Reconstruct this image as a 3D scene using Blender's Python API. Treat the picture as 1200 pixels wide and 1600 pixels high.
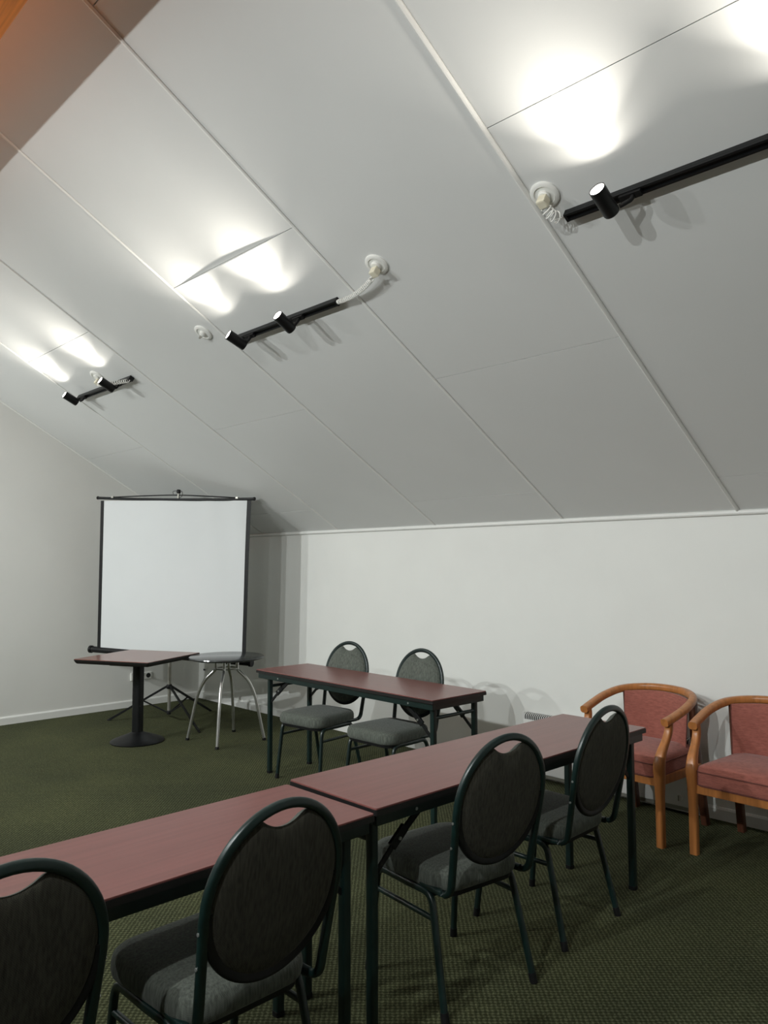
import bpy, math, random
from mathutils import Vector, Matrix
random.seed(4)
for o in list(bpy.data.objects): bpy.data.objects.remove(o)
scene = bpy.context.scene
COL = scene.collection
PI = math.pi

# ------------------------------------------------------------------ camera
FPX = 1198.22
YAW, PITCH, ROLL = -0.7960, 0.0663, -0.0026
def cam_axes():
    cy, sy, cp, sp = math.cos(YAW), math.sin(YAW), math.cos(PITCH), math.sin(PITCH)
    f = Vector((sy*cp, cy*cp, sp)); r = Vector((cy, -sy, 0)); u = r.cross(f)
    cr, sr = math.cos(ROLL), math.sin(ROLL)
    return cr*r+sr*u, -sr*r+cr*u, f
cam = bpy.data.cameras.new('camera'); camo = bpy.data.objects.new('camera', cam); COL.objects.link(camo)
r_, u_, f_ = cam_axes()
M = Matrix((r_, u_, -f_)).transposed().to_4x4(); M.translation = (7.7909, -4.6697, 1.52)
camo.matrix_world = M
cam.sensor_fit = 'VERTICAL'; cam.sensor_height = 36.0; cam.lens = 36.0*FPX/1600.0
cam.clip_start = 0.05; cam.clip_end = 60
scene.camera = camo

# ------------------------------------------------------------------ world, light level
world = bpy.data.worlds.new('world'); scene.world = world; world.use_nodes = True
world.node_tree.nodes['Background'].inputs[0].default_value = (0.8, 0.85, 0.9, 1)
world.node_tree.nodes['Background'].inputs[1].default_value = 0.02
vs = scene.view_settings
vs.view_transform = 'Standard'; vs.look = 'None'; vs.gamma = 1.0; vs.exposure = 0.0; vs.use_curve_mapping = False
LAMP_W = 1.05                       # heads on this slope: wide spill
LAMP_T = 2.9                       # and the narrower throw of their reflectors
LAMP_W2 = 22.0                     # heads on the opposite slope, turned towards the low wall
LAMP_COL = (1.0, 0.945, 0.85)
LAMP_COL2 = (0.955, 1.0, 0.995)
LAMP_SPREAD2 = math.radians(122)
LAMP_SPREAD = math.radians(150)
LAMP_THROW = math.radians(96)

# ------------------------------------------------------------------ room numbers
H = 1.824                          # top of the low wall
S = 0.5736                         # roof pitch
NRM = math.hypot(1, S); CA = 1/NRM; SA = S/NRM
RIDGE = -3.80
YB = 2*RIDGE                       # opposite low wall
XE = 9.62                          # far end wall behind the camera
SEAM0, SEAM = 1.22, 1.2
CEIL = Matrix(((1, 0, 0, 0), (0, -CA, -SA, 0), (0, SA, -CA, H), (0, 0, 0, 1)))     # x, upslope, into the room
CEIL2 = Matrix(((-1, 0, 0, 0), (0, CA, SA, YB), (0, SA, -CA, H), (0, 0, 0, 1)))

# ------------------------------------------------------------------ materials
MATS = {}
def mat(name, col, rough=0.6, metal=0.0, spec=0.5, nodes=None, emit=None, sheen=0.0, coat=0.0):
    m = bpy.data.materials.new(name); m.use_nodes = True
    nt = m.node_tree; b = nt.nodes['Principled BSDF']
    b.inputs['Base Color'].default_value = (*col, 1); b.inputs['Roughness'].default_value = rough
    b.inputs['Metallic'].default_value = metal; b.inputs['Specular IOR Level'].default_value = spec
    if sheen: b.inputs['Sheen Weight'].default_value = sheen
    if coat: b.inputs['Coat Weight'].default_value = coat; b.inputs['Coat Roughness'].default_value = 0.15
    if emit:
        b.inputs['Emission Color'].default_value = (*emit[0], 1); b.inputs['Emission Strength'].default_value = emit[1]
    if nodes: nodes(nt, b, col)
    MATS[name] = m
    return m
def N(nt, t, **kw):
    n = nt.nodes.new(t)
    for k, v in kw.items():
        if k in ('inp',):
            for a, c in v.items(): n.inputs[a].default_value = c
        else: setattr(n, k, v)
    return n
def coords(nt, scale, kind='Object', rot=(0, 0, 0)):
    tc = N(nt, 'ShaderNodeTexCoord'); mp = N(nt, 'ShaderNodeMapping')
    mp.inputs['Scale'].default_value = scale; mp.inputs['Rotation'].default_value = rot
    nt.links.new(tc.outputs[kind], mp.inputs['Vector']); return mp.outputs['Vector']
def ramp(nt, fac, stops):
    r = N(nt, 'ShaderNodeValToRGB')
    while len(r.color_ramp.elements) < len(stops): r.color_ramp.elements.new(0.5)
    for e, (p, c) in zip(r.color_ramp.elements, stops):
        e.position = p; e.color = (*c, 1) if len(c) == 3 else c
    nt.links.new(fac, r.inputs['Fac']); return r.outputs['Color']
def bump(nt, b, h, strength, dist=0.002):
    bp = N(nt, 'ShaderNodeBump'); bp.inputs['Strength'].default_value = strength; bp.inputs['Distance'].default_value = dist
    nt.links.new(h, bp.inputs['Height']); nt.links.new(bp.outputs['Normal'], b.inputs['Normal'])
def sc(c, k): return tuple(min(1, x*k) for x in c)
def paint(amount=0.03, nscale=2.2, bscale=220, bstr=0.10):
    def f(nt, b, col):
        v = coords(nt, (1, 1, 1))
        n = N(nt, 'ShaderNodeTexNoise', inp={'Scale': nscale, 'Detail': 5.0}); nt.links.new(v, n.inputs['Vector'])
        c = ramp(nt, n.outputs['Fac'], [(0.3, sc(col, 1-amount)), (0.7, sc(col, 1+amount))])
        nt.links.new(c, b.inputs['Base Color'])
        n2 = N(nt, 'ShaderNodeTexNoise', inp={'Scale': bscale, 'Detail': 2.0}); nt.links.new(v, n2.inputs['Vector'])
        bump(nt, b, n2.outputs['Fac'], bstr, 0.001)
    return f
def grain(axis, dark=0.72, light=1.15, fine=60, mottling=0.0):
    def f(nt, b, col):
        s = [fine, fine, fine]; s[axis] = fine*0.05
        v = coords(nt, tuple(s))
        n = N(nt, 'ShaderNodeTexNoise', inp={'Scale': 1.0, 'Detail': 6.0, 'Distortion': 0.6}); nt.links.new(v, n.inputs['Vector'])
        c = ramp(nt, n.outputs['Fac'], [(0.28, sc(col, dark)), (0.72, sc(col, light))])
        nt.links.new(c, b.inputs['Base Color'])
    return f
def weave(k=1.0, pitch=430):
    def f(nt, b, col):
        v = coords(nt, (pitch, pitch, pitch))
        ck = N(nt, 'ShaderNodeTexChecker', inp={'Scale': 1.0, 'Color1': (1, 1, 1, 1), 'Color2': (0, 0, 0, 1)}); nt.links.new(v, ck.inputs['Vector'])
        v2 = coords(nt, (160, 160, 22))
        n = N(nt, 'ShaderNodeTexNoise', inp={'Scale': 1.0, 'Detail': 4.0}); nt.links.new(v2, n.inputs['Vector'])
        a = N(nt, 'ShaderNodeMath', operation='MULTIPLY_ADD'); a.inputs[1].default_value = 0.25*k
        nt.links.new(ck.outputs['Fac'], a.inputs[0]); nt.links.new(n.outputs['Fac'], a.inputs[2])
        c = ramp(nt, a.outputs[0], [(0.3, sc(col, 0.55)), (0.85, sc(col, 1.6))])
        nt.links.new(c, b.inputs['Base Color']); bump(nt, b, a.outputs[0], 0.35, 0.0015)
    return f
def plush(nt, b, col):
    v = coords(nt, (30, 30, 150))
    n = N(nt, 'ShaderNodeTexNoise', inp={'Scale': 1.0, 'Detail': 6.0, 'Roughness': 0.7}); nt.links.new(v, n.inputs['Vector'])
    nt.links.new(ramp(nt, n.outputs['Fac'], [(0.3, sc(col, 0.72)), (0.7, sc(col, 1.22))]), b.inputs['Base Color'])
    bump(nt, b, n.outputs['Fac'], 0.2, 0.002)
def carpet(nt, b, col):
    tc = N(nt, 'ShaderNodeTexCoord')
    nz = N(nt, 'ShaderNodeTexNoise', inp={'Scale': 70.0, 'Detail': 2.0}); nt.links.new(tc.outputs['Object'], nz.inputs['Vector'])
    mx = N(nt, 'ShaderNodeVectorMath', operation='MULTIPLY_ADD'); mx.inputs[1].default_value = (0.016,)*3
    nt.links.new(nz.outputs['Color'], mx.inputs[0]); nt.links.new(tc.outputs['Object'], mx.inputs[2])
    sp = N(nt, 'ShaderNodeSeparateXYZ'); nt.links.new(mx.outputs[0], sp.inputs[0])
    def m(op, a, bb=None):
        n = N(nt, 'ShaderNodeMath', operation=op)
        for i, q in enumerate((a, bb)):
            if q is None: continue
            if isinstance(q, (int, float)): n.inputs[i].default_value = q
            else: nt.links.new(q, n.inputs[i])
        return n.outputs[0]
    k = 2*PI/0.024
    sx = m('SINE', m('MULTIPLY', sp.outputs['X'], k)); sy = m('SINE', m('MULTIPLY', sp.outputs['Y'], k))
    dots = m('MULTIPLY', sx, sy)                                   # lattice of loops
    fine = N(nt, 'ShaderNodeTexNoise', inp={'Scale': 420.0, 'Detail': 2.0}); nt.links.new(tc.outputs['Object'], fine.inputs['Vector'])
    h = m('ADD', m('MULTIPLY', dots, 0.42), m('MULTIPLY', m('SUBTRACT', fine.outputs['Fac'], 0.5), 2.2))
    fac = m('ADD', m('MULTIPLY', h, 0.5), 0.5)
    big = N(nt, 'ShaderNodeTexNoise', inp={'Scale': 1.3, 'Detail': 4.0}); nt.links.new(tc.outputs['Object'], big.inputs['Vector'])
    c = ramp(nt, fac, [(0.28, (0.021, 0.024, 0.012)), (0.55, (0.055, 0.062, 0.030)), (0.82, (0.190, 0.198, 0.115))])
    tint = ramp(nt, big.outputs['Fac'], [(0.35, (0.80, 0.80, 0.80)), (0.68, (1.1, 1.08, 1.0))])
    mix = N(nt, 'ShaderNodeMix', data_type='RGBA', blend_type='MULTIPLY'); mix.inputs[0].default_value = 1.0
    nt.links.new(c, mix.inputs[6]); nt.links.new(tint, mix.inputs[7])
    nt.links.new(mix.outputs[2], b.inputs['Base Color']); bump(nt, b, fac, 0.5, 0.004)

mat('wall_paint', (0.76, 0.765, 0.73), 0.55, nodes=paint(0.02))
mat('left_wall_paint', (0.74, 0.735, 0.70), 0.6, nodes=paint(0.02))
mat('ceiling_paint', (0.71, 0.715, 0.70), 0.5, nodes=paint(0.02, 1.4, 150, 0.12))
mat('trim_paint', (0.80, 0.80, 0.77), 0.4, nodes=paint(0.01))
mat('carpet', (0.05, 0.06, 0.03), 0.95, spec=0.1, nodes=carpet)
mat('beam_wood', (0.64, 0.18, 0.020), 0.45, nodes=grain(0, 0.7, 1.2, 40))
mat('laminate_x', (0.190, 0.070, 0.062), 0.30, spec=0.5, nodes=grain(0, 0.84, 1.10, 45))
mat('laminate_gloss', (0.19, 0.075, 0.055), 0.22, spec=0.4, nodes=grain(0, 0.8, 1.15, 45))
mat('black_edge', (0.008, 0.007, 0.007), 0.45, nodes=paint(0.2, 30))
mat('green_metal', (0.0035, 0.0145, 0.0130), 0.36, metal=0.0, spec=0.6, nodes=paint(0.25, 18, 400, 0.03))
mat('black_metal', (0.005, 0.0055, 0.006), 0.42, spec=0.35, nodes=paint(0.2, 20, 400, 0.03))
mat('black_plastic', (0.006, 0.006, 0.0065), 0.55, spec=0.3, nodes=paint(0.2, 25, 300, 0.05))
mat('silver_metal', (0.55, 0.55, 0.53), 0.28, metal=0.9, nodes=paint(0.05, 20, 300, 0.02))
mat('grey_metal', (0.36, 0.35, 0.31), 0.4, metal=0.6, nodes=paint(0.06, 20, 300, 0.02))
mat('bolt_metal', (0.5, 0.52, 0.5), 0.3, metal=0.8, nodes=paint(0.05, 40))
mat('chair_fabric', (0.042, 0.040, 0.031), 0.9, spec=0.15, nodes=weave(1.0), sheen=0.05)
mat('seat_fabric', (0.086, 0.095, 0.081), 0.9, spec=0.2, nodes=weave(0.7), sheen=0.1)
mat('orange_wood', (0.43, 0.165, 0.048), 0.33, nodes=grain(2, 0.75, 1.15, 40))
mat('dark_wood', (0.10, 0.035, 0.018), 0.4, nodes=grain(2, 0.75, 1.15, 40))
mat('pink_fabric', (0.31, 0.105, 0.08), 0.85, spec=0.2, nodes=plush, sheen=0.15)
mat('pink_piping', (0.13, 0.04, 0.03), 0.8, nodes=paint(0.1, 60))
mat('screen_fabric', (0.635, 0.655, 0.655), 0.75, spec=0.2, nodes=paint(0.01, 4, 500, 0.03))
mat('round_top', (0.030, 0.033, 0.034), 0.16, spec=0.6, nodes=paint(0.15, 80, 600, 0.02))
mat('white_plastic', (0.78, 0.78, 0.74), 0.4, nodes=paint(0.01, 10))
mat('cream_plastic', (0.70, 0.66, 0.52), 0.45, nodes=paint(0.03, 20))
mat('heater_enamel', (0.78, 0.78, 0.76), 0.35, nodes=paint(0.01, 6))
mat('dark_slot', (0.015, 0.015, 0.015), 0.7, nodes=paint(0.1, 30))  # near-black; on the heater it carries the shade of the grille slots
mat('lamp_glow', (1, 1, 1), 0.5, emit=((1.0, 0.95, 0.86), 14.0), nodes=None)

# ------------------------------------------------------------------ mesh helpers
class MB:
    def __init__(self): self.v = []; self.f = []
    def add(self, vs, fs):
        k = len(self.v); self.v += [tuple(x) for x in vs]; self.f += [tuple(i+k for i in q) for q in fs]; return self
    def box(self, lo, hi, mtx=None):
        x0, y0, z0 = lo; x1, y1, z1 = hi
        vs = [Vector(p) for p in ((x0,y0,z0),(x1,y0,z0),(x1,y1,z0),(x0,y1,z0),(x0,y0,z1),(x1,y0,z1),(x1,y1,z1),(x0,y1,z1))]
        if mtx: vs = [mtx @ p for p in vs]
        return self.add(vs, [(0,3,2,1),(4,5,6,7),(0,1,5,4),(1,2,6,5),(2,3,7,6),(3,0,4,7)])
    def tube(self, path, r, n=10, closed=False, caps=True, up=None, prof=None):
        """sweep a section along path; r number or list; prof: list of (a,b) unit section points"""
        P = [Vector(p) for p in path]; m = len(P)
        if prof is None: prof = [(math.cos(2*PI*i/n), math.sin(2*PI*i/n)) for i in range(n)]
        n = len(prof); rr = r if isinstance(r, (list, tuple)) else [r]*m
        T = []
        for i in range(m):
            if closed: t = P[(i+1) % m]-P[i-1]
            else: t = P[min(i+1, m-1)]-P[max(i-1, 0)]
            T.append(t.normalized())
        a = Vector(up) if up else (Vector((0,0,1)) if abs(T[0].z) < 0.9 else Vector((1,0,0)))
        vs = []
        for i in range(m):
            if up: a = Vector(up)
            a = (a - T[i]*a.dot(T[i]))
            if a.length < 1e-5: a = T[i].orthogonal()
            a.normalize(); b = T[i].cross(a)
            for (pa, pb) in prof: vs.append(P[i] + a*pa*rr[i] + b*pb*rr[i])
        fs = []
        for i in range(m if closed else m-1):
            j = (i+1) % m
            for k in range(n):
                l = (k+1) % n; fs.append((i*n+k, j*n+k, j*n+l, i*n+l)[::-1])
        if not closed and caps:
            fs.append(tuple(range(n))); fs.append(tuple(range((m-1)*n, m*n))[::-1])
        return self.add(vs, fs)
    def lathe(self, prof, n=32, c=(0,0,0), mtx=None):
        """prof list of (r,z) revolved about z"""
        vs = []; fs = []; m = len(prof)
        for (r, z) in prof:
            for k in range(n):
                t = 2*PI*k/n; p = Vector((c[0]+r*math.cos(t), c[1]+r*math.sin(t), c[2]+z)); vs.append(mtx @ p if mtx else p)
        for i in range(m-1):
            for k in range(n):
                l = (k+1) % n; fs.append((i*n+k, i*n+l, (i+1)*n+l, (i+1)*n+k))
        fs.append(tuple(range(n))[::-1]); fs.append(tuple(range((m-1)*n, m*n)))
        return self.add(vs, fs)
    def prism(self, poly, lo, hi, axis=2):
        """extrude a 2-D polygon along an axis"""
        def p3(a, b, c): return {2: (a, b, c), 1: (a, c, b), 0: (c, a, b)}[axis]
        n = len(poly); vs = [p3(a, b, lo) for a, b in poly]+[p3(a, b, hi) for a, b in poly]
        fs = [tuple(range(n))[::-1], tuple(range(n, 2*n))]+[(i, (i+1) % n, n+(i+1) % n, n+i) for i in range(n)]
        return self.add(vs, fs)
    def mesh(self, name, m, smooth=False, bevel=0.0):
        me = bpy.data.meshes.new(name); me.from_pydata(self.v, [], self.f); me.update()
        import bmesh
        bm = bmesh.new(); bm.from_mesh(me); bmesh.ops.recalc_face_normals(bm, faces=bm.faces)
        if bevel:
            es = [e for e in bm.edges if len(e.link_faces) == 2 and e.calc_face_angle(0) > 0.6]
            bmesh.ops.bevel(bm, geom=es, offset=bevel, segments=2, affect='EDGES', profile=0.6)
        bm.to_mesh(me); bm.free()
        if smooth:
            for p in me.polygons: p.use_smooth = True
            me.set_sharp_from_angle(angle=math.radians(42))
        me.materials.append(MATS[m]); return me
    def obj(self, name, m, parent=None, smooth=False, bevel=0.0, label=None):
        o = bpy.data.objects.new(name, self.mesh(name, m, smooth, bevel)); COL.objects.link(o)
        if parent: o.parent = parent
        if label: o['label'] = label
        return o
def tag(o, label, cat, group=None):
    o['label'] = label; o['category'] = cat
    if group: o['group'] = group
    return o
def thing(name, label, cat, mtx=None, group=None):
    o = bpy.data.objects.new(name, None); COL.objects.link(o); o.empty_display_size = 0.1
    if mtx is not None: o.matrix_world = mtx
    return tag(o, label, cat, group)
def struct(o, label=None):
    o['kind'] = 'structure'
    if label: o['label'] = label
    return o
def pose(x, y, a, z=0): return Matrix.Translation((x, y, z)) @ Matrix.Rotation(a, 4, 'Z')
def copy_tree(o, parent=None):
    c = o.copy(); COL.objects.link(c); c.parent = parent
    for ch in [q for q in o.children]: copy_tree(ch, c)
    return c
def bez(pts, n=8):
    """Catmull-Rom through points"""
    P = [Vector(p) for p in pts]; out = []
    for i in range(len(P)-1):
        p0 = P[max(i-1, 0)]; p1 = P[i]; p2 = P[i+1]; p3 = P[min(i+2, len(P)-1)]
        for k in range(n):
            t = k/n; out.append(0.5*((2*p1)+(p2-p0)*t+(2*p0-5*p1+4*p2-p3)*t*t+(3*p1-p0-3*p2+p3)*t**3))
    out.append(P[-1]); return out
def fillet(pts, rad, n=6):
    """polyline with rounded corners"""
    P = [Vector(p) for p in pts]; out = [P[0]]
    for i in range(1, len(P)-1):
        a = (P[i-1]-P[i]); b = (P[i+1]-P[i]); r = min(rad, a.length*0.49, b.length*0.49)
        A = P[i]+a.normalized()*r; B = P[i]+b.normalized()*r
        for k in range(n+1):
            t = k/n; out.append((1-t)**2*A+2*t*(1-t)*P[i]+t*t*B)
    out.append(P[-1]); return out
def rprof(w, h, r=0.25, n=3):
    """rounded rectangle section, half sizes w,h"""
    rr = min(w, h)*r*2*0.5; out = []
    for cx, cy, a0 in ((w-rr, h-rr, 0), (-w+rr, h-rr, PI/2), (-w+rr, -h+rr, PI), (w-rr, -h+rr, 1.5*PI)):
        for k in range(n+1):
            t = a0+PI/2*k/n; out.append((cx+rr*math.cos(t), cy+rr*math.sin(t)))
    return out
def rrect(w, d, r, n=6, cx=0, cy=0):
    out = []
    for sx, sy, a0 in ((1, 1, 0), (-1, 1, PI/2), (-1, -1, PI), (1, -1, 1.5*PI)):
        for k in range(n+1):
            t = a0+PI/2*k/n; out.append((cx+sx*(w/2-r)+r*math.cos(t), cy+sy*(d/2-r)+r*math.sin(t)))
    return out
def pad(outline, layers):
    """stack of scaled copies of an outline about its centroid: layers = [(scale, height)]"""
    n = len(outline); cx = sum(p[0] for p in outline)/n; cy = sum(p[1] for p in outline)/n
    vs = []; fs = []
    for s, z in layers:
        for x, y in outline: vs.append((cx+(x-cx)*s, cy+(y-cy)*s, z))
    for i in range(len(layers)-1):
        for k in range(n):
            l = (k+1) % n; fs.append((i*n+k, i*n+l, (i+1)*n+l, (i+1)*n+k))
    fs.append(tuple(range(n))[::-1]); fs.append(tuple(range((len(layers)-1)*n, len(layers)*n)))
    return vs, fs

# ------------------------------------------------------------------ room shell
def slopez(y): return H - S*y if y > RIDGE else H - S*(YB-y)
zr = H - S*RIDGE
struct(MB().box((-0.2, YB-0.2, -0.1), (XE+0.2, 0.2, 0)).obj('floor', 'carpet'), 'dark green carpet with small pale loop pattern')
gable = [(0.15, -0.1), (0.15, H+0.25), (RIDGE, zr+0.35), (YB-0.15, H+0.25), (YB-0.15, -0.1)]
struct(MB().prism(gable, -0.15, 0.0, axis=0).obj('wall_left', 'left_wall_paint'), 'off-white gable wall behind the projection screen')
struct(MB().prism(gable, XE, XE+0.15, axis=0).obj('wall_front', 'left_wall_paint'), 'off-white gable wall behind the viewer')
struct(MB().box((0, 0, -0.1), (XE, 0.15, H+0.2)).obj('wall_right', 'wall_paint'), 'low off-white wall under the sloping ceiling')
struct(MB().box((0, YB-0.15, -0.1), (XE, YB, H+0.2)).obj('wall_rear', 'wall_paint'), 'low off-white wall on the far side of the room')

# sloping ceiling: dark backing with separate panels and cover battens
VR = -RIDGE/CA                      # slope length to the ridge
PT = 0.010
def ceiling_half(frame, name, label, built):
    base = MB().box((0 if built else -XE, -0.05, -0.10), (XE if built else 0, VR+0.02, -PT if built else 0.0)).obj(name, 'ceiling_paint')
    base.matrix_world = frame; struct(base, label); return base
ceiling = ceiling_half(CEIL, 'ceiling', 'white sloping ceiling of large panels with cover battens', True)
ceiling_half(CEIL2, 'ceiling', 'white sloping ceiling on the other side of the ridge beam', False)
xs = [0.0]+[SEAM0+SEAM*k for k in range(7)]+[XE]
G = 0.0018; GX = 0.0125              # half gaps between panels
panel_cache = {}
for ci in range(len(xs)-1):
    a, b = xs[ci], xs[ci+1]
    cuts = [0.0]+([1.55, 3.95] if ci % 2 == 0 else [0.35, 2.75])+[VR]
    for j in range(len(cuts)-1):
        v0, v1 = cuts[j], cuts[j+1]
        w, l = b-a, v1-v0
        bowed = (ci == 3 and j == 1)                         # this sheet sags along its upper edge
        key = (round(w, 3), round(l, 3), bowed)
        if key not in panel_cache:
            nx, ny = (24, 30) if bowed else (1, 1)
            mb = MB(); vs = []; fs = []
            for lev in (0, 1):
                for iy in range(ny+1):
                    for ix in range(nx+1):
                        x = GX+(w-2*GX)*ix/nx; y = G+(l-2*G)*iy/ny
                        d = 0.0
                        if bowed:
                            t = ix/nx; d = 0.014*math.sin(PI*t)**1.2*(iy/ny)**12 if lev == 0 else 0.0
                        vs.append((x, y, (0 if lev == 0 else -PT)+d))
            K = (nx+1)*(ny+1)
            for iy in range(ny):
                for ix in range(nx):
                    q = iy*(nx+1)+ix
                    fs.append((q, q+1, q+nx+2, q+nx+1)); fs.append((K+q, K+q+nx+1, K+q+nx+2, K+q+1))
            for ix in range(nx):
                fs.append((ix, K+ix, K+ix+1, ix+1)); q = ny*(nx+1)+ix; fs.append((q, q+1, K+q+1, K+q))
            for iy in range(ny):
                q = iy*(nx+1); fs.append((q, q+nx+1, K+q+nx+1, K+q)); q += nx; fs.append((q, K+q, K+q+nx+1, q+nx+1))
            panel_cache[key] = mb.add(vs, fs).mesh('panel', 'ceiling_paint', smooth=bowed)
        o = bpy.data.objects.new('panel', panel_cache[key]); COL.objects.link(o); o.parent = ceiling
        o.location = (a, v0, 0)
bw = {0: .0095, 1: .0100, 2: .0100, 3: .0100, 4: .0112, 5: .0105, 6: .0100}
for k in range(7):
    w = bw[k]
    MB().tube([(xs[k+1], -0.002, 0.0), (xs[k+1], VR-0.07, 0.0)], 1.0, up=(0, 0, 1),
              prof=[(w*(1.45 if k == 4 else 0.8)*math.cos(t), w*math.sin(t)) for t in [i*2*PI/12 for i in range(12)]]).obj('batten', 'trim_paint', ceiling, smooth=True)
# ridge beam
struct(MB().box((0, RIDGE-0.057, 3.537), (XE, RIDGE+0.057, zr+0.02)).obj('trim_3', 'beam_wood', bevel=0.004), 'orange-brown timber ridge beam')
# trims
struct(MB().tube([(0, -0.006, H-0.012), (XE, -0.006, H-0.012)], 0.016, n=10).obj('trim_1', 'trim_paint', smooth=True), 'white bead between low wall and ceiling')
t2 = MB().tube([(0.006, 0, 0.004), (0.006, VR-0.07, 0.004)], 0.011, n=8).obj('trim_2', 'trim_paint', smooth=True); t2.matrix_world = CEIL
struct(t2, 'thin white bead between gable wall and ceiling')
def board(name, prof, a, b, axis):
    return struct(MB().prism(prof, a, b, axis=axis).obj(name, 'trim_paint'))
bbp = [(0, 0), (0.014, 0), (0.014, 0.062), (0.008, 0.074), (0, 0.074)]
struct(MB().prism([(x, z) for x, z in bbp], YB, 0, axis=1).obj('baseboard_left', 'trim_paint'), 'white baseboard along the gable wall')
struct(MB().prism([(-y, z) for y, z in bbp], 0.014, XE, axis=0).obj('baseboard_right', 'trim_paint'), 'white baseboard along the low wall')

# ------------------------------------------------------------------ folding tables
def folding_table(L, W, zt, top_mat, label, mtx, inset=(0.05, 0.05)):
    """long axis = local x; camera-side long edge = local -y"""
    t = thing('folding_table', label, 'table', mtx)
    MB().prism(rrect(L, W, 0.008, 3), zt-0.006, zt, axis=2).obj('tabletop', top_mat, t, bevel=0.0015)
    MB().prism(rrect(L+0.004, W+0.004, 0.008, 3), zt-0.024, zt-0.0062, axis=2).obj('edge_band', 'black_edge', t)
    ap = MB(); h0, h1 = zt-0.062, zt-0.0245; q = 0.012
    ap.box((-L/2+q, -W/2+q, h0), (L/2-q, -W/2+q+0.022, h1)); ap.box((-L/2+q, W/2-q-0.022, h0), (L/2-q, W/2-q, h1))
    ap.box((-L/2+q, -W/2+q+0.022, h0), (-L/2+q+0.022, W/2-q-0.022, h1)); ap.box((L/2-q-0.022, -W/2+q+0.022, h0), (L/2-q, W/2-q-0.022, h1))
    ap.obj('apron', 'green_metal', t, bevel=0.003)
    yl = W/2-0.058
    for sx, ins in ((-1, inset[0]), (1, inset[1])):
        x = sx*(L/2-ins)
        for sy in (-1, 1):
            y = sy*yl
            g = MB().tube([(x, y, 0.012), (x, y, h0+0.02)], 1.0, up=(1, 0, 0), prof=rprof(0.0155, 0.0155, 0.4)).obj('leg', 'green_metal', t, smooth=True)
            MB().tube([(x, y, 0.0), (x, y, 0.016)], 1.0, up=(1, 0, 0), prof=rprof(0.0175, 0.0175, 0.5)).obj('foot_cap', 'black_plastic', g, smooth=True)
            br = MB()
            br.tube([(x-sx*0.012, y, h0-0.17), (x-sx*0.125, y, h0-0.07)], 1.0, up=(0, 1, 0), prof=rprof(0.004, 0.009))
            br.tube([(x-sx*0.10, y, h0-0.092), (x-sx*0.24, y, h0+0.008)], 1.0, up=(0, 1, 0), prof=rprof(0.004, 0.012))
            br.tube([(x-sx*0.088, y, h0-0.10), (x-sx*0.15, y, h0-0.05)], 1.0, up=(0, 1, 0), prof=rprof(0.007, 0.017))
            bo = br.obj('brace', 'black_metal', t)
            MB().tube([(x-sx*0.118, y-0.013, h0-0.078), (x-sx*0.118, y+0.013, h0-0.078)], 0.006, n=8).obj('rivet', 'bolt_metal', bo, smooth=True)
        MB().tube([(x, -yl, h0-0.055), (x, yl, h0-0.055)], 0.011, n=10).obj('cross_bar', 'green_metal', t, smooth=True)
        for sy in (-1, 1):
            MB().tube([(x-sx*0.16, sy*(W/2-q-0.001), h0+0.018), (x-sx*0.16, sy*(W/2-q+0.002), h0+0.018)], 0.006, n=8).obj('rivet', 'bolt_metal', t, smooth=True)
    return t
folding_table(1.79, 0.478, 0.74, 'laminate_x', 'red-brown folding table by the low wall with two chairs behind it', pose(3.937, -1.124, math.radians(-1.4)), (0.10, 0.05))
folding_table(1.735, 0.458, 0.743, 'laminate_x', 'red-brown folding table pointing at the wooden armchairs', pose(5.782, -2.079, PI/2-math.radians(1.0)), (0.035, 0.05))
folding_table(1.735, 0.452, 0.735, 'laminate_x', 'nearest red-brown folding table, cut off by the left picture edge', pose(5.781, -3.835, PI/2), (0.05, 0.075))

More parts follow.
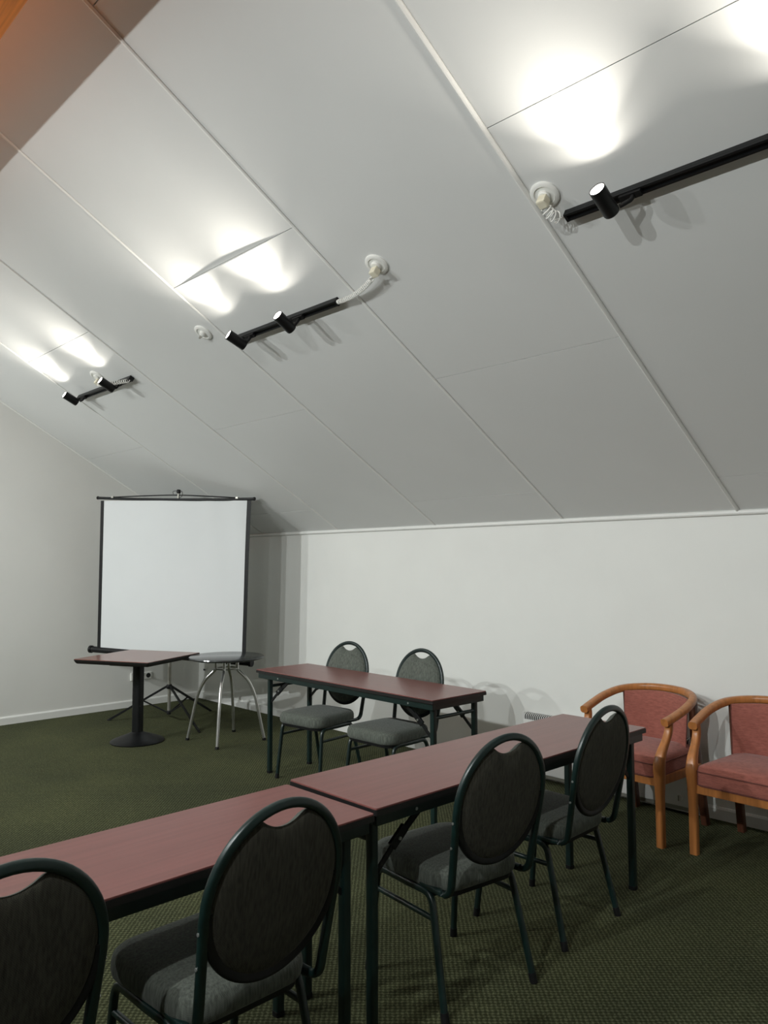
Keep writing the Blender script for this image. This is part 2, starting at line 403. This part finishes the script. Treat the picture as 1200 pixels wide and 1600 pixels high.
# ------------------------------------------------------------------ banquet chairs (face local -y)
YBK = lambda z: 0.234+(z-0.473)*0.181            # lean of the back
def banquet_chair(label, mtx):
    t = thing('banquet_chair', label, 'chair', mtx, 'round-backed banquet chairs')
    zc, a, b = 0.702, 0.204, 0.219
    # arch: side bars running up into the round top, looped forward under the seat
    pts = []
    for s in (1,):
        pts += fillet([(0.186, 0.07, 0.405), (0.186, 0.145, 0.398), (0.188, YBK(0.40), 0.402), (0.192, YBK(0.50), 0.50), (a, YBK(zc-0.02), zc-0.02)], 0.06, 6)
    for k in range(1, 32):
        th = PI*k/32; z = zc+b*math.sin(th); pts.append(Vector((a*math.cos(th), YBK(z), z)))
    pts += [Vector((-p.x, p.y, p.z)) for p in reversed(fillet([(0.186, 0.07, 0.405), (0.186, 0.145, 0.398), (0.188, YBK(0.40), 0.402), (0.192, YBK(0.50), 0.50), (a, YBK(zc-0.02), zc-0.02)], 0.06, 6))]
    MB().tube(pts, 1.0, prof=rprof(0.011, 0.013, 0.8, 4), up=(0, 1, 0.18)).obj('back_frame', 'green_metal', t, smooth=True)
    # lower rim of the oval
    rim = []
    for k in range(0, 33):
        th = -PI*k/32; z = zc+(b-0.006)*math.sin(th); rim.append((a*0.965*math.cos(th), YBK(z), z))
    MB().tube(rim, 1.0, prof=rprof(0.010, 0.014, 0.8, 4), up=(0, 1, 0.18)).obj('back_rim', 'black_plastic', t, smooth=True)
    # padded back with the dip of the hand hole
    out = []
    ai, bi = a-0.010, b-0.012
    for k in range(128):
        th = 2*PI*k/128; x, z = ai*math.cos(th), bi*math.sin(th)
        if math.sin(th) > 0 and abs(x) < 0.070:
            z -= 0.044*(1-(x/0.070)**2)
        out.append((x, z))
    def shell(depths):
        n = len(out); vs = []; fs = []
        for s, d in depths:
            for x, z in out:
                zz = zc+z*s-0.004*(1-s); vs.append((x*s, YBK(zz)+d, zz))
        for i in range(len(depths)-1):
            for k in range(n):
                l = (k+1) % n; fs.append((i*n+k, i*n+l, (i+1)*n+l, (i+1)*n+k))
        fs.append(tuple(range(n))[::-1]); fs.append(tuple(range((len(depths)-1)*n, len(depths)*n)))
        return vs, fs
    mb = MB(); mb.add(*shell([(0.15, -0.046), (0.4, -0.044), (0.65, -0.040), (0.82, -0.033), (0.93, -0.022), (0.985, -0.010), (1.0, 0.0), (0.99, 0.001), (0.15, 0.001)]))
    mb.obj('backrest', 'seat_fabric', t, smooth=True)
    mb = MB(); mb.add(*shell([(0.15, 0.0012), (0.99, 0.0012), (0.999, 0.0025), (0.985, 0.006), (0.93, 0.011), (0.8, 0.015), (0.5, 0.018), (0.15, 0.019)]))
    mb.obj('rear_panel', 'chair_fabric', t, smooth=True, label='dark brown woven rear panel')
    # seat: rounded waterfall cushion
    so = []
    for x, y in rrect(0.44, 0.43, 0.085, 7, 0, -0.02):
        so.append((x*(1-0.12*(y+0.235)/0.43 if y > -0.235 else 1), y))
    mb = MB(); mb.add(*pad(so, [(0.90, 0.392), (0.955, 0.394), (0.985, 0.402), (1.0, 0.42), (0.995, 0.440), (0.975, 0.455), (0.93, 0.465), (0.84, 0.471), (0.6, 0.476), (0.3, 0.478)]))
    mb.obj('seat', 'seat_fabric', t, smooth=True)
    mb = MB(); mb.add(*pad(so, [(0.86, 0.376), (0.93, 0.376), (0.945, 0.393), (0.86, 0.393)])); mb.obj('seat_pan', 'black_plastic', t)
    # legs: each side one bent tube, split at mid rail
    for s in (-1, 1):
        f = fillet([(s*0.212, -0.219, 0.0), (s*0.196, -0.178, 0.384), (s*0.196, 0.0, 0.384)], 0.045)
        r = fillet([(s*0.212, 0.219, 0.0), (s*0.190, 0.125, 0.384), (s*0.196, 0.0, 0.384)], 0.045)
        for path in (f, r):
            g = MB().tube(path, 1.0, prof=rprof(0.0105, 0.0125, 0.8, 3), up=(1, 0, 0)).obj('leg', 'green_metal', t, smooth=True)
            p0, p1 = path[0], path[0]+(path[1]-path[0])*0.10
            MB().tube([p0, p1], 0.0145, n=10).obj('foot_cap', 'black_plastic', g, smooth=True)
        MB().tube([(s*0.199, -0.186, 0.305), (s*0.195, 0.144, 0.305)], 1.0, prof=rprof(0.009, 0.009, 0.8), up=(1, 0, 0)).obj('stretcher', 'green_metal', t, smooth=True)
        for z, e in ((0.66, 0), (0.575, 0)):
            x = 0.203 if z > 0.6 else 0.198
            MB().tube([(s*(x+0.009), YBK(z), z), (s*(x+0.0145), YBK(z), z)], 0.0045, n=8).obj('bolt', 'bolt_metal', t, smooth=True)
    for y in (-0.165, 0.115):
        MB().tube([(-0.19, y, 0.375), (0.19, y, 0.375)], 0.009, n=8).obj('cross_bar', 'green_metal', t, smooth=True)
    return t
R = math.radians
chair = banquet_chair('round-backed banquet chair at the far folding table, nearer the projection screen', pose(3.481, -1.096, R(5.4)))
for lab, x, y, a in (
        ('round-backed banquet chair at the far folding table, nearer the wall heater', 4.182, -1.078, R(1.2)),
        ('round-backed banquet chair in the front row, closest to the wooden armchairs', 5.837, -1.778, R(-89.1)),
        ('round-backed banquet chair in the front row, just right of where the two tables meet', 5.859, -2.444, R(-97.9)),
        ('whole round-backed banquet chair at the nearest table, left of the table joint', 5.904, -3.479, R(-89.6)),
        ('round-backed banquet chair cut off by the lower left picture corner', 5.850, -4.104, R(-90.5))):
    c = copy_tree(chair); c.matrix_world = pose(x, y, a); c['label'] = lab

# ------------------------------------------------------------------ wooden armchairs (face local -y)
def armchair(label, mtx):
    t = thing('armchair', label, 'armchair', mtx, 'wooden tub armchairs')
    # bent arm rail
    rail = bez([(-0.258, -0.222, 0.650), (-0.268, -0.12, 0.674), (-0.268, 0.01, 0.708), (-0.232, 0.14, 0.738), (-0.135, 0.228, 0.752), (0, 0.252, 0.757),
                (0.135, 0.228, 0.752), (0.232, 0.14, 0.738), (0.268, 0.01, 0.708), (0.268, -0.12, 0.674), (0.258, -0.222, 0.650)], 7)
    MB().tube(rail, 1.0, up=(0, 0, 1), prof=rprof(0.021, 0.023, 0.75, 4)).obj('arm_rail', 'orange_wood', t, smooth=True)
    # front legs with the S-shaped arm post
    for s in (-1, 1):
        path = bez([(s*0.245, -0.262, 0.0), (s*0.245, -0.262, 0.18), (s*0.245, -0.262, 0.36), (s*0.246, -0.264, 0.43), (s*0.250, -0.246, 0.49), (s*0.255, -0.200, 0.56), (s*0.258, -0.178, 0.61), (s*0.260, -0.180, 0.658)], 5)
        rr = []
        for p in path: rr.append(0.021+0.006*min(1, max(0, (p.z-0.25)/0.15))-(0.008*min(1, max(0, (p.z-0.44)/0.1))))
        MB().tube(path, rr, up=(0, 1, 0), prof=rprof(1, 1, 0.5, 3)).obj('leg', 'orange_wood', t, smooth=True)
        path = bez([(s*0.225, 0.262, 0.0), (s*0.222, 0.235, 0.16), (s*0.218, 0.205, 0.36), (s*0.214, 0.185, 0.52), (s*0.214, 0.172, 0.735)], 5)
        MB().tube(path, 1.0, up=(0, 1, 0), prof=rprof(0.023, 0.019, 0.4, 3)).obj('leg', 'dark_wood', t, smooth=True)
    # apron
    ap = MB()
    ap.box((-0.232, -0.272, 0.315), (0.232, -0.250, 0.362))
    for s in (-1, 1): ap.box((s*0.232-0.011, -0.25, 0.315), (s*0.232+0.011, 0.20, 0.362))
    ap.box((-0.22, 0.185, 0.315), (0.22, 0.205, 0.362))
    ap.obj('apron', 'orange_wood', t, bevel=0.004)
    # seat cushion
    so = []
    for x, y in rrect(0.468, 0.495, 0.05, 6, 0, -0.032): so.append((x*(1-0.08*max(0, y+0.2)/0.4), y))
    c = MB(); c.add(*pad(so, [(0.92, 0.352), (0.99, 0.356), (1.0, 0.368), (1.0, 0.425), (0.992, 0.438), (0.95, 0.452), (0.86, 0.463), (0.65, 0.474), (0.3, 0.479)]))
    cu = c.obj('seat_cushion', 'pink_fabric', t, smooth=True)
    for z, s in ((0.430, 1.004), (0.363, 1.002)):
        n = len(so); cx = sum(p[0] for p in so)/n; cy = sum(p[1] for p in so)/n
        MB().tube([(cx+(x-cx)*s, cy+(y-cy)*s, z) for x, y in so], 0.0035, n=6, closed=True).obj('piping', 'pink_piping', cu, smooth=True)
    # curved padded back
    bk = MB(); vs = []; fs = []; nx, nz = 20, 10
    for lay in (0, 1):
        for iz in range(nz+1):
            for ix in range(nx+1):
                u = -1+2*ix/nx; w = iz/nz
                x = u*(0.195+0.010*w); y = 0.212-0.080*u*u-0.020*(1-w)
                z0 = 0.40; z1 = 0.741-0.012*u*u
                e = (1-abs(u)**6)*(1-abs(2*w-1)**8)
                d = (0.006+0.022*e) if lay == 0 else -(0.004+0.008*e)
                vs.append((x, y-d, z0+(z1-z0)*w))
    K = (nx+1)*(nz+1)
    for iz in range(nz):
        for ix in range(nx):
            q = iz*(nx+1)+ix; fs.append((q, q+1, q+nx+2, q+nx+1)); fs.append((K+q, K+q+nx+1, K+q+nx+2, K+q+1))
    for ix in range(nx):
        fs.append((ix, K+ix, K+ix+1, ix+1)); q = nz*(nx+1)+ix; fs.append((q, q+1, K+q+1, K+q))
    for iz in range(nz):
        q = iz*(nx+1); fs.append((q, q+nx+1, K+q+nx+1, K+q)); q += nx; fs.append((q, K+q, K+q+nx+1, q+nx+1))
    bo = bk.add(vs, fs).obj('backrest', 'pink_fabric', t, smooth=True)
    for u in (-1, 1):
        pth = []
        for iz in range(nz+1):
            w = iz/nz; pth.append((u*(0.196+0.010*w), 0.212-0.080-0.020*(1-w)-0.004, 0.40+(0.329)*w))
        MB().tube(pth, 0.0035, n=6).obj('piping', 'pink_piping', bo, smooth=True)
    return t
arm1 = armchair('orange-brown wooden armchair with pink cushions beside the table end, whole in view', pose(5.592, -0.392, R(-4)))
arm2 = copy_tree(arm1); arm2.matrix_world = pose(6.240, -0.385, R(-2.5)); arm2['label'] = 'orange-brown wooden armchair with pink cushions cut off by the right picture edge'

# ------------------------------------------------------------------ pedestal table
t = thing('pedestal_table', 'square red-brown table on one black column, in front of the screen', 'table', pose(1.527, -1.505, R(26)))
s = 0.745
mb = MB(); vs, fs = pad(rrect(s, s, 0.012, 3), [(0.955, 0.688), (0.985, 0.702), (1.0, 0.716), (1.0, 0.722)]); mb.add(vs, fs)
mb.obj('edge_band', 'black_edge', t, smooth=False)
MB().prism(rrect(s-0.002, s-0.002, 0.012, 3), 0.7215, 0.7265, axis=2).obj('tabletop', 'laminate_gloss', t, bevel=0.002)
MB().tube([(0, 0, 0.04), (0, 0, 0.66)], 1.0, up=(1, 0, 0), prof=rprof(0.039, 0.039, 0.5, 4)).obj('column', 'black_metal', t, smooth=True)
MB().box((-0.17, -0.17, 0.655), (0.17, 0.17, 0.688)).obj('top_plate', 'black_metal', t, bevel=0.004)
MB().lathe([(0.222, 0.0), (0.225, 0.008), (0.215, 0.016), (0.17, 0.034), (0.11, 0.056), (0.06, 0.075), (0.05, 0.082)], 48).obj('base', 'black_metal', t, smooth=True)

# ------------------------------------------------------------------ round bistro table
t = thing('round_table', 'round dark grey table on four bent silver legs beside the screen', 'table', pose(2.03, -0.945, R(0)))
MB().lathe([(0.30, 0.694), (0.318, 0.700), (0.323, 0.708), (0.320, 0.716), (0.310, 0.7205)], 64).obj('tabletop', 'round_top', t, smooth=True)
for a in (45, 135, 225, 315):
    c, s_ = math.cos(R(a)), math.sin(R(a))
    rz = bez([(0.095, 0.696), (0.093, 0.64), (0.098, 0.60), (0.135, 0.565), (0.188, 0.510), (0.232, 0.425), (0.262, 0.33), (0.292, 0.19), (0.330, 0.0)] and
             [(0.095, 0.696, 0), (0.093, 0.64, 0), (0.098, 0.60, 0), (0.135, 0.565, 0), (0.188, 0.510, 0), (0.232, 0.425, 0), (0.262, 0.33, 0), (0.292, 0.19, 0), (0.330, 0.012, 0)], 5)
    path = [(c*p.x, s_*p.x, p.y) for p in rz]
    g = MB().tube(path, 0.0135, n=12, up=(-s_, c, 0)).obj('leg', 'silver_metal', t, smooth=True)
    MB().tube([(c*0.333, s_*0.333, 0.0), (c*0.3285, s_*0.3285, 0.02)], 0.0165, n=12).obj('foot_cap', 'black_plastic', g, smooth=True)
MB().tube([(0.096*math.cos(2*PI*k/28), 0.096*math.sin(2*PI*k/28), 0.612) for k in range(28)], 0.006, n=8, closed=True).obj('ring', 'silver_metal', t, smooth=True)
MB().lathe([(0.13, 0.684), (0.13, 0.694)], 32).obj('mounting_plate', 'black_metal', t)

# ------------------------------------------------------------------ projection screen on a tripod
# local x along the screen, local y away from the viewer, origin on the floor at the pole
t = thing('projection_screen', 'white projection screen with black borders on a black tripod', 'screen', pose(0.996, -0.918, R(25.8)))
FY = -0.090
tl, tr, bl, br = (-0.782, 2.150), (0.924, 2.100), (-0.784, 0.690), (0.884, 0.660)
def lerp(a, b, k): return (a[0]+(b[0]-a[0])*k, a[1]+(b[1]-a[1])*k)
def sheet(u0, u1, v0, v1, nx, nz, y0, thick):
    vs = []; fs = []
    for lay in (0, 1):
        for iz in range(nz+1):
            for ix in range(nx+1):
                u = u0+(u1-u0)*ix/nx; v = v0+(v1-v0)*iz/nz
                p = lerp(lerp(bl, br, u), lerp(tl, tr, u), v)
                wv = 0.0075*math.sin(u*34+v*5.0)*max(0, (u-0.5))*2*v**1.5 + 0.004*math.sin(u*9+1)*v
                vs.append((p[0], y0+wv+lay*thick, p[1]))
    K = (nx+1)*(nz+1)
    for iz in range(nz):
        for ix in range(nx):
            q = iz*(nx+1)+ix; fs.append((q, q+1, q+nx+2, q+nx+1)); fs.append((K+q, K+q+nx+1, K+q+nx+2, K+q+1))
    for ix in range(nx):
        fs.append((ix, K+ix, K+ix+1, ix+1)); q = nz*(nx+1)+ix; fs.append((q, q+1, K+q+1, K+q))
    for iz in range(nz):
        q = iz*(nx+1); fs.append((q, q+nx+1, K+q+nx+1, K+q)); q += nx; fs.append((q, K+q, K+q+nx+1, q+nx+1))
    return MB().add(vs, fs)
sheet(0, 1, 0, 1, 60, 20, FY, 0.0015).obj('screen_fabric', 'screen_fabric', t, smooth=True)
sheet(0, 0.023, 0, 1, 2, 20, FY-0.0015, 0.0045).obj('border', 'black_plastic', t, smooth=True)
sheet(0.977, 1, 0, 1, 2, 20, FY-0.0015, 0.0045).obj('border', 'black_plastic', t, smooth=True)
# top bar, bow and hanger
tb0, tb1 = (-0.815, FY+0.004, 2.182), (0.955, FY+0.004, 2.118)
def onbar(k, dz=0, dy=0): return (tb0[0]+(tb1[0]-tb0[0])*k, tb0[1]+dy, tb0[2]+(tb1[2]-tb0[2])*k+dz)
MB().tube([onbar(k/12, -0.012*(1-abs(k/6-1)**2)-0.004) for k in range(13)], 0.0135, n=12).obj('top_bar', 'black_metal', t, smooth=True)
for k in (-0.002, 1.002):
    MB().tube([onbar(k-0.004, -0.003), onbar(k+0.004, -0.003)], 0.0165, n=12).obj('end_cap', 'black_plastic', t, smooth=True)
MB().tube(bez([onbar(0.10, 0.006, 0.012), onbar(0.3, 0.022, 0.03), onbar(0.5, 0.032, 0.045), onbar(0.7, 0.022, 0.03), onbar(0.90, 0.006, 0.012)], 6), 0.0055, n=8).obj('hanger_bow', 'black_metal', t, smooth=True)
for k in (0.10, 0.90):
    MB().box((-0.012, -0.012, -0.008), (0.012, 0.012, 0.014), Matrix.Translation(onbar(k))).obj('bow_clip', 'grey_metal', t)
hx = 0.105
mb = MB(); mb.lathe([(0.012, 2.196), (0.02, 2.203), (0.021, 2.226), (0.014, 2.234)], 16, (hx, -0.045, 0)); mb.obj('pole_knob', 'black_plastic', t, smooth=True)
MB().tube(bez([(hx-0.055, -0.05, 2.190), (hx-0.062, -0.05, 2.215), (hx-0.03, -0.05, 2.222), (hx, -0.05, 2.212), (hx+0.04, -0.05, 2.215), (hx+0.045, -0.05, 2.175), (hx+0.01, -0.05, 2.150)], 6), 0.003, n=6).obj('hook_wire', 'black_metal', t, smooth=True)
# case at the bottom
c0, c1 = Vector((-0.868, FY+0.010, 0.672)), Vector((0.934, FY+0.010, 0.612))
MB().tube([c0, c1], 0.030, n=20).obj('case', 'black_plastic', t, smooth=True)
d = (c1-c0).normalized()
for q in (c0, c1): MB().tube([q-d*0.012, q+d*0.012], 0.037, n=20).obj('case_end', 'black_plastic', t, smooth=True)
# pole, hub, legs, stays
MB().tube([(0, 0, 0.085), (0.005, -0.003, 0.70)], 0.0155, n=14).obj('pole', 'grey_metal', t, smooth=True)
MB().tube([(0.005, -0.003, 0.66), (hx, -0.045, 2.20)], 0.0115, n=12).obj('upper_pole', 'grey_metal', t, smooth=True)
MB().lathe([(0.022, 0.318), (0.026, 0.325), (0.026, 0.352), (0.020, 0.360)], 20).obj('hub', 'black_plastic', t, smooth=True)
MB().lathe([(0.018, 0.075), (0.020, 0.082), (0.020, 0.105), (0.017, 0.112)], 20).obj('lower_collar', 'black_plastic', t, smooth=True)
inv = t.matrix_world.inverted()
for fx, fy in ((0.508, -1.302), (0.801, -0.329), (1.616, -0.951)):
    f = inv @ Vector((fx, fy, 0)); d = Vector((f.x, f.y, 0)).normalized(); L = Vector((f.x, f.y, 0)).length
    MB().tube([d*0.022+Vector((0, 0, 0.340)), d*L*0.97+Vector((0, 0, 0.010))], 1.0, up=(0, 0, 1), prof=rprof(0.010, 0.008)).obj('tripod_leg', 'black_metal', t)
    MB().tube([d*L*0.95+Vector((0, 0, 0.009)), d*L*1.0+Vector((0, 0, 0.007))], 0.0085, n=8).obj('foot_cap', 'black_plastic', t, smooth=True)
    MB().tube([d*0.018+Vector((0, 0, 0.094)), d*L*0.42+Vector((0, 0, 0.198))], 1.0, up=(0, 0, 1), prof=rprof(0.007, 0.004)).obj('stay', 'black_metal', t)

# ------------------------------------------------------------------ wall heater and sockets
t = thing('wall_heater', 'long white convector heater on the low wall behind the table', 'heater', Matrix.Translation((4.515, 0, 0)))
W = 1.21
MB().box((0, -0.078, 0.048), (W, -0.022, 0.402)).obj('body', 'heater_enamel', t, bevel=0.006)
MB().prism([(-0.0765, 0.400), (-0.026, 0.400), (-0.026, 0.452), (-0.055, 0.450), (-0.070, 0.444), (-0.0765, 0.432)], 0.006, W-0.006, axis=0).obj('grille_shade', 'dark_slot', t)  # solid dark block: shade between the fins is put into its colour
gr = MB()
gr.box((0, -0.028, 0.424), (W, -0.020, 0.456)); gr.box((0, -0.0795, 0.395), (W, -0.070, 0.411))
for k in range(76):
    x = 0.010+k*(W-0.020)/75
    gr.prism([(-0.0785, 0.405), (-0.026, 0.405), (-0.026, 0.4535), (-0.0555, 0.4517), (-0.0713, 0.4455), (-0.0785, 0.433)], x-0.0024, x+0.0024, axis=0)
gr.box((0, -0.080, 0.048), (0.006, -0.02, 0.456)); gr.box((W-0.006, -0.080, 0.048), (W, -0.02, 0.456))
gr.obj('grille', 'heater_enamel', t)
MB().box((0, -0.072, 0.026), (W, -0.03, 0.047)).obj('bottom_rail', 'grey_metal', t)
for x in (0.15, W-0.15): MB().box((x-0.02, -0.03, 0.10), (x+0.02, 0.002, 0.38)).obj('wall_bracket', 'heater_enamel', t)
k = MB().tube([(W-0.075, -0.078, 0.10), (W-0.075, -0.094, 0.10)], 0.021, n=24).obj('thermostat_knob', 'white_plastic', t, smooth=True)
MB().box((W-0.078, -0.098, 0.084), (W-0.072, -0.092, 0.116)).obj('pointer', 'grey_metal', k)

t = thing('wall_socket', 'white twin wall socket low on the gable wall behind the tripod', 'socket', Matrix.Translation((0, -0.71, 0.315)))
MB().box((-0.002, -0.115, -0.04), (0.018, -0.035, 0.04)).obj('junction_box', 'white_plastic', t, bevel=0.004)
MB().box((-0.002, -0.030, -0.036), (0.012, 0.125, 0.036)).obj('plate', 'white_plastic', t, bevel=0.004)
for y in (0.01, 0.085):
    MB().tube([(0.008, y, 0), (0.0135, y, 0)], 0.025, n=20).obj('outlet', 'dark_slot', t, smooth=True)
tag(MB().tube([(0.127, 0.002, 0.325), (0.127, -0.014, 0.325)], 0.010, n=10).obj('cable_stub', 'black_plastic', smooth=True), 'tiny black stub on the low wall near the corner', 'wall stub')

# ------------------------------------------------------------------ track lights
def lamp_head(t, x, u, tilt=8, base_dx=0.0, turn=0.0, watts=LAMP_W, n=0.104):
    """head hangs under the track, lens facing up the slope"""
    MB().box((x+base_dx-0.055, 2.277-0.014, 0.030), (x+base_dx+0.035, 2.277+0.014, 0.046)).obj('adapter', 'black_plastic', t, bevel=0.002)
    body_m = Matrix.Translation((x, u, n)) @ Matrix.Rotation(R(turn), 4, 'Z') @ Matrix.Rotation(R(-tilt), 4, 'X')
    ar = MB(); ar.tube(fillet([(x+base_dx, 2.277, 0.044), (x+base_dx, 2.277, 0.066), (x+(base_dx*0.4), 2.285, n-0.026)], 0.01), 0.009, n=10)
    ar.obj('knuckle', 'black_plastic', t, smooth=True)
    rb = 0.032
    b = MB()
    # shell: closed rear, open front with a short recess
    prof = [(0.0, -0.062), (rb*0.93, -0.062), (rb, -0.056), (rb, 0.062), (rb-0.0035, 0.062), (rb-0.0035, 0.053), (0.0, 0.053)]
    vs = []; fs = []; nn = 28
    for r, y in prof:
        for k in range(nn): a = 2*PI*k/nn; vs.append(body_m @ Vector((r*math.cos(a), y, r*math.sin(a))))
    for i in range(len(prof)-1):
        for k in range(nn): l = (k+1) % nn; fs.append((i*nn+k, i*nn+l, (i+1)*nn+l, (i+1)*nn+k))
    h = b.add(vs, fs).obj('lamp_body', 'black_metal', t, smooth=True)
    vs = [body_m @ Vector(((rb-0.004)*math.cos(2*PI*k/nn), 0.0585, (rb-0.004)*math.sin(2*PI*k/nn))) for k in range(nn)]
    vs += [body_m @ Vector(((rb-0.004)*math.cos(2*PI*k/nn), 0.054, (rb-0.004)*math.sin(2*PI*k/nn))) for k in range(nn)]
    fs = [tuple(range(nn)), tuple(range(nn, 2*nn))[::-1]]+[(k, nn+k, nn+(k+1) % nn, (k+1) % nn) for k in range(nn)]
    MB().add(vs, fs).obj('lens', 'lamp_glow', h, label='glowing white lens')
    far = watts > 10
    for (w, sp) in (((watts, LAMP_SPREAD2),) if far else ((watts, LAMP_SPREAD), (LAMP_T, LAMP_THROW))):
        L = bpy.data.lights.new('lamp_light', 'AREA'); L.shape = 'DISK'; L.size = 0.050; L.energy = w; L.spread = sp
        L.color = LAMP_COL2 if far else LAMP_COL
        lo = bpy.data.objects.new('lamp_light', L); COL.objects.link(lo); lo.parent = t
        lo.matrix_local = body_m @ Matrix.Translation((0, 0.0635, 0)) @ Matrix.Rotation(R(90), 4, 'X')
def track_light(label, frame, x0, x1, heads, plug=None, cord=None, mirror=1, group='black track lights'):
    t = thing('track_light', label, 'track light', frame, group)
    u = 2.277
    tr = MB(); tr.box((x0, u-0.018, 0.0), (x1, u+0.018, 0.022))
    tr.box((x0, u-0.018, 0.022), (x1, u-0.009, 0.033)); tr.box((x0, u+0.009, 0.022), (x1, u+0.018, 0.033))
    tr.obj('track', 'black_metal', t, bevel=0.0015)
    for xe in (x0, x1): MB().box((xe-0.006, u-0.0185, 0.001), (xe+0.006, u+0.0185, 0.0335)).obj('end_cap', 'black_plastic', t)
    for hd in heads: lamp_head(t, *hd)
    if plug:
        px, pu = plug
        pm = MB(); pm.box((px-0.02, pu-0.02, 0.020), (px+0.02, pu+0.02, 0.062)); pm.obj('plug', 'cream_plastic', t, bevel=0.006)
    if cord:
        pts, turns, cr, lead = cord
        c = bez(pts, 16); out = []
        m = len(c)
        steps = turns*12
        for i in range(steps+1):
            f = i/steps*(m-1); k = min(int(f), m-2); w = f-k; p = c[k].lerp(c[k+1], w); tg = (c[k+1]-c[k]).normalized()
            a = tg.cross(Vector((0, 0, 1))).normalized(); b = tg.cross(a)
            ph = 2*PI*turns*i/steps; out.append(p+(a*math.cos(ph)+b*math.sin(ph))*cr)
        MB().tube([Vector(lead[0])]+out+[Vector(lead[1])], 0.0030, n=6).obj('coiled_cord', 'white_plastic', t, smooth=True)
    return t
UL = 2.345
track_light('black track light crossing the right picture edge, one lamp visible', CEIL, 6.13, 7.45,
            [(6.360, UL, -2, 0.065, 0, LAMP_W, 0.120), (7.10, UL, -2, 0.065, 0, LAMP_W, 0.120)], (6.088, 2.392),
            ([(6.094, 2.372, 0.060), (6.098, 2.352, 0.064), (6.104, 2.330, 0.062), (6.112, 2.306, 0.050)], 4, 0.022, [(6.090, 2.384, 0.05), (6.13, 2.277, 0.018)]))
track_light('black two-lamp track light in the middle of the ceiling with a long coiled cord', CEIL, 3.68, 4.69,
            [(3.888, UL, -4, 0.0, 9, LAMP_W, 0.134), (4.370, UL, -2, 0.0, -4, LAMP_W, 0.134)], (5.085, 2.375),
            ([(5.045, 2.350, 0.050), (4.94, 2.315, 0.048), (4.82, 2.288, 0.038), (4.70, 2.278, 0.024)], 24, 0.011, [(5.08, 2.36, 0.05), (4.69, 2.277, 0.018)]))
track_light('black two-lamp track light above the screen end of the ceiling, nearest the gable wall', CEIL, 1.315, 2.27,
            [(1.400, UL+0.01, -4, 0.03), (2.085, UL+0.01, -3, -0.01)], (1.872, 2.368),
            ([(1.885, 2.352, 0.060), (1.98, 2.342, 0.066), (2.10, 2.322, 0.062), (2.25, 2.288, 0.045)], 20, 0.014, [(1.88, 2.36, 0.05), (2.262, 2.277, 0.03)]))
# the same fittings on the other slope, out of the picture
for lab, xa, xb, tn, k in (('black two-lamp track light on the opposite slope near the gable wall', 1.0, 1.85, -38, 1.48),
                    ('black two-lamp track light on the opposite slope, middle one', 3.75, 4.40, 0, 1.0),
                    ('black two-lamp track light on the opposite slope behind the viewer', 6.10, 6.85, 4, 0.95)):
    track_light(lab, CEIL2, -xb-0.25, -xa+0.25, [(-xa, UL, -56, 0.0, tn, LAMP_W2*k), (-xb, UL, -56, 0.0, tn*0.4, LAMP_W2*k)])
# ceiling roses
def rose(label, x, u, hook=False):
    t = thing('ceiling_rose', label, 'ceiling rose', CEIL @ Matrix.Translation((x, u, 0)), 'white ceiling roses')
    MB().lathe([(0.062, 0.0), (0.062, 0.006), (0.056, 0.011), (0.044, 0.012), (0.042, 0.008), (0.030, 0.008)], 40).obj('disc', 'white_plastic', t, smooth=True)
    if hook:
        MB().lathe([(0.020, 0.006), (0.020, 0.022), (0.012, 0.028)], 20).obj('terminal', 'white_plastic', t, smooth=True)
        MB().tube(bez([(-0.012, 0, 0.02), (-0.014, 0, 0.045), (0.002, 0, 0.052), (0.016, 0, 0.042)], 5), 0.004, n=8).obj('hook', 'grey_metal', t, smooth=True)
    else:
        MB().lathe([(0.026, 0.006), (0.026, 0.017), (0.022, 0.021)], 24).obj('outlet', 'white_plastic', t, smooth=True)
rose('white ceiling rose holding the plug of the right track light', 6.086, 2.396)
rose('white ceiling rose at the end of the long coiled cord', 5.090, 2.388)
rose('white ceiling rose above the track light nearest the gable wall', 1.872, 2.395)
rose('small white ceiling rose with a bare hook and no cord', 3.475, 2.400, True)
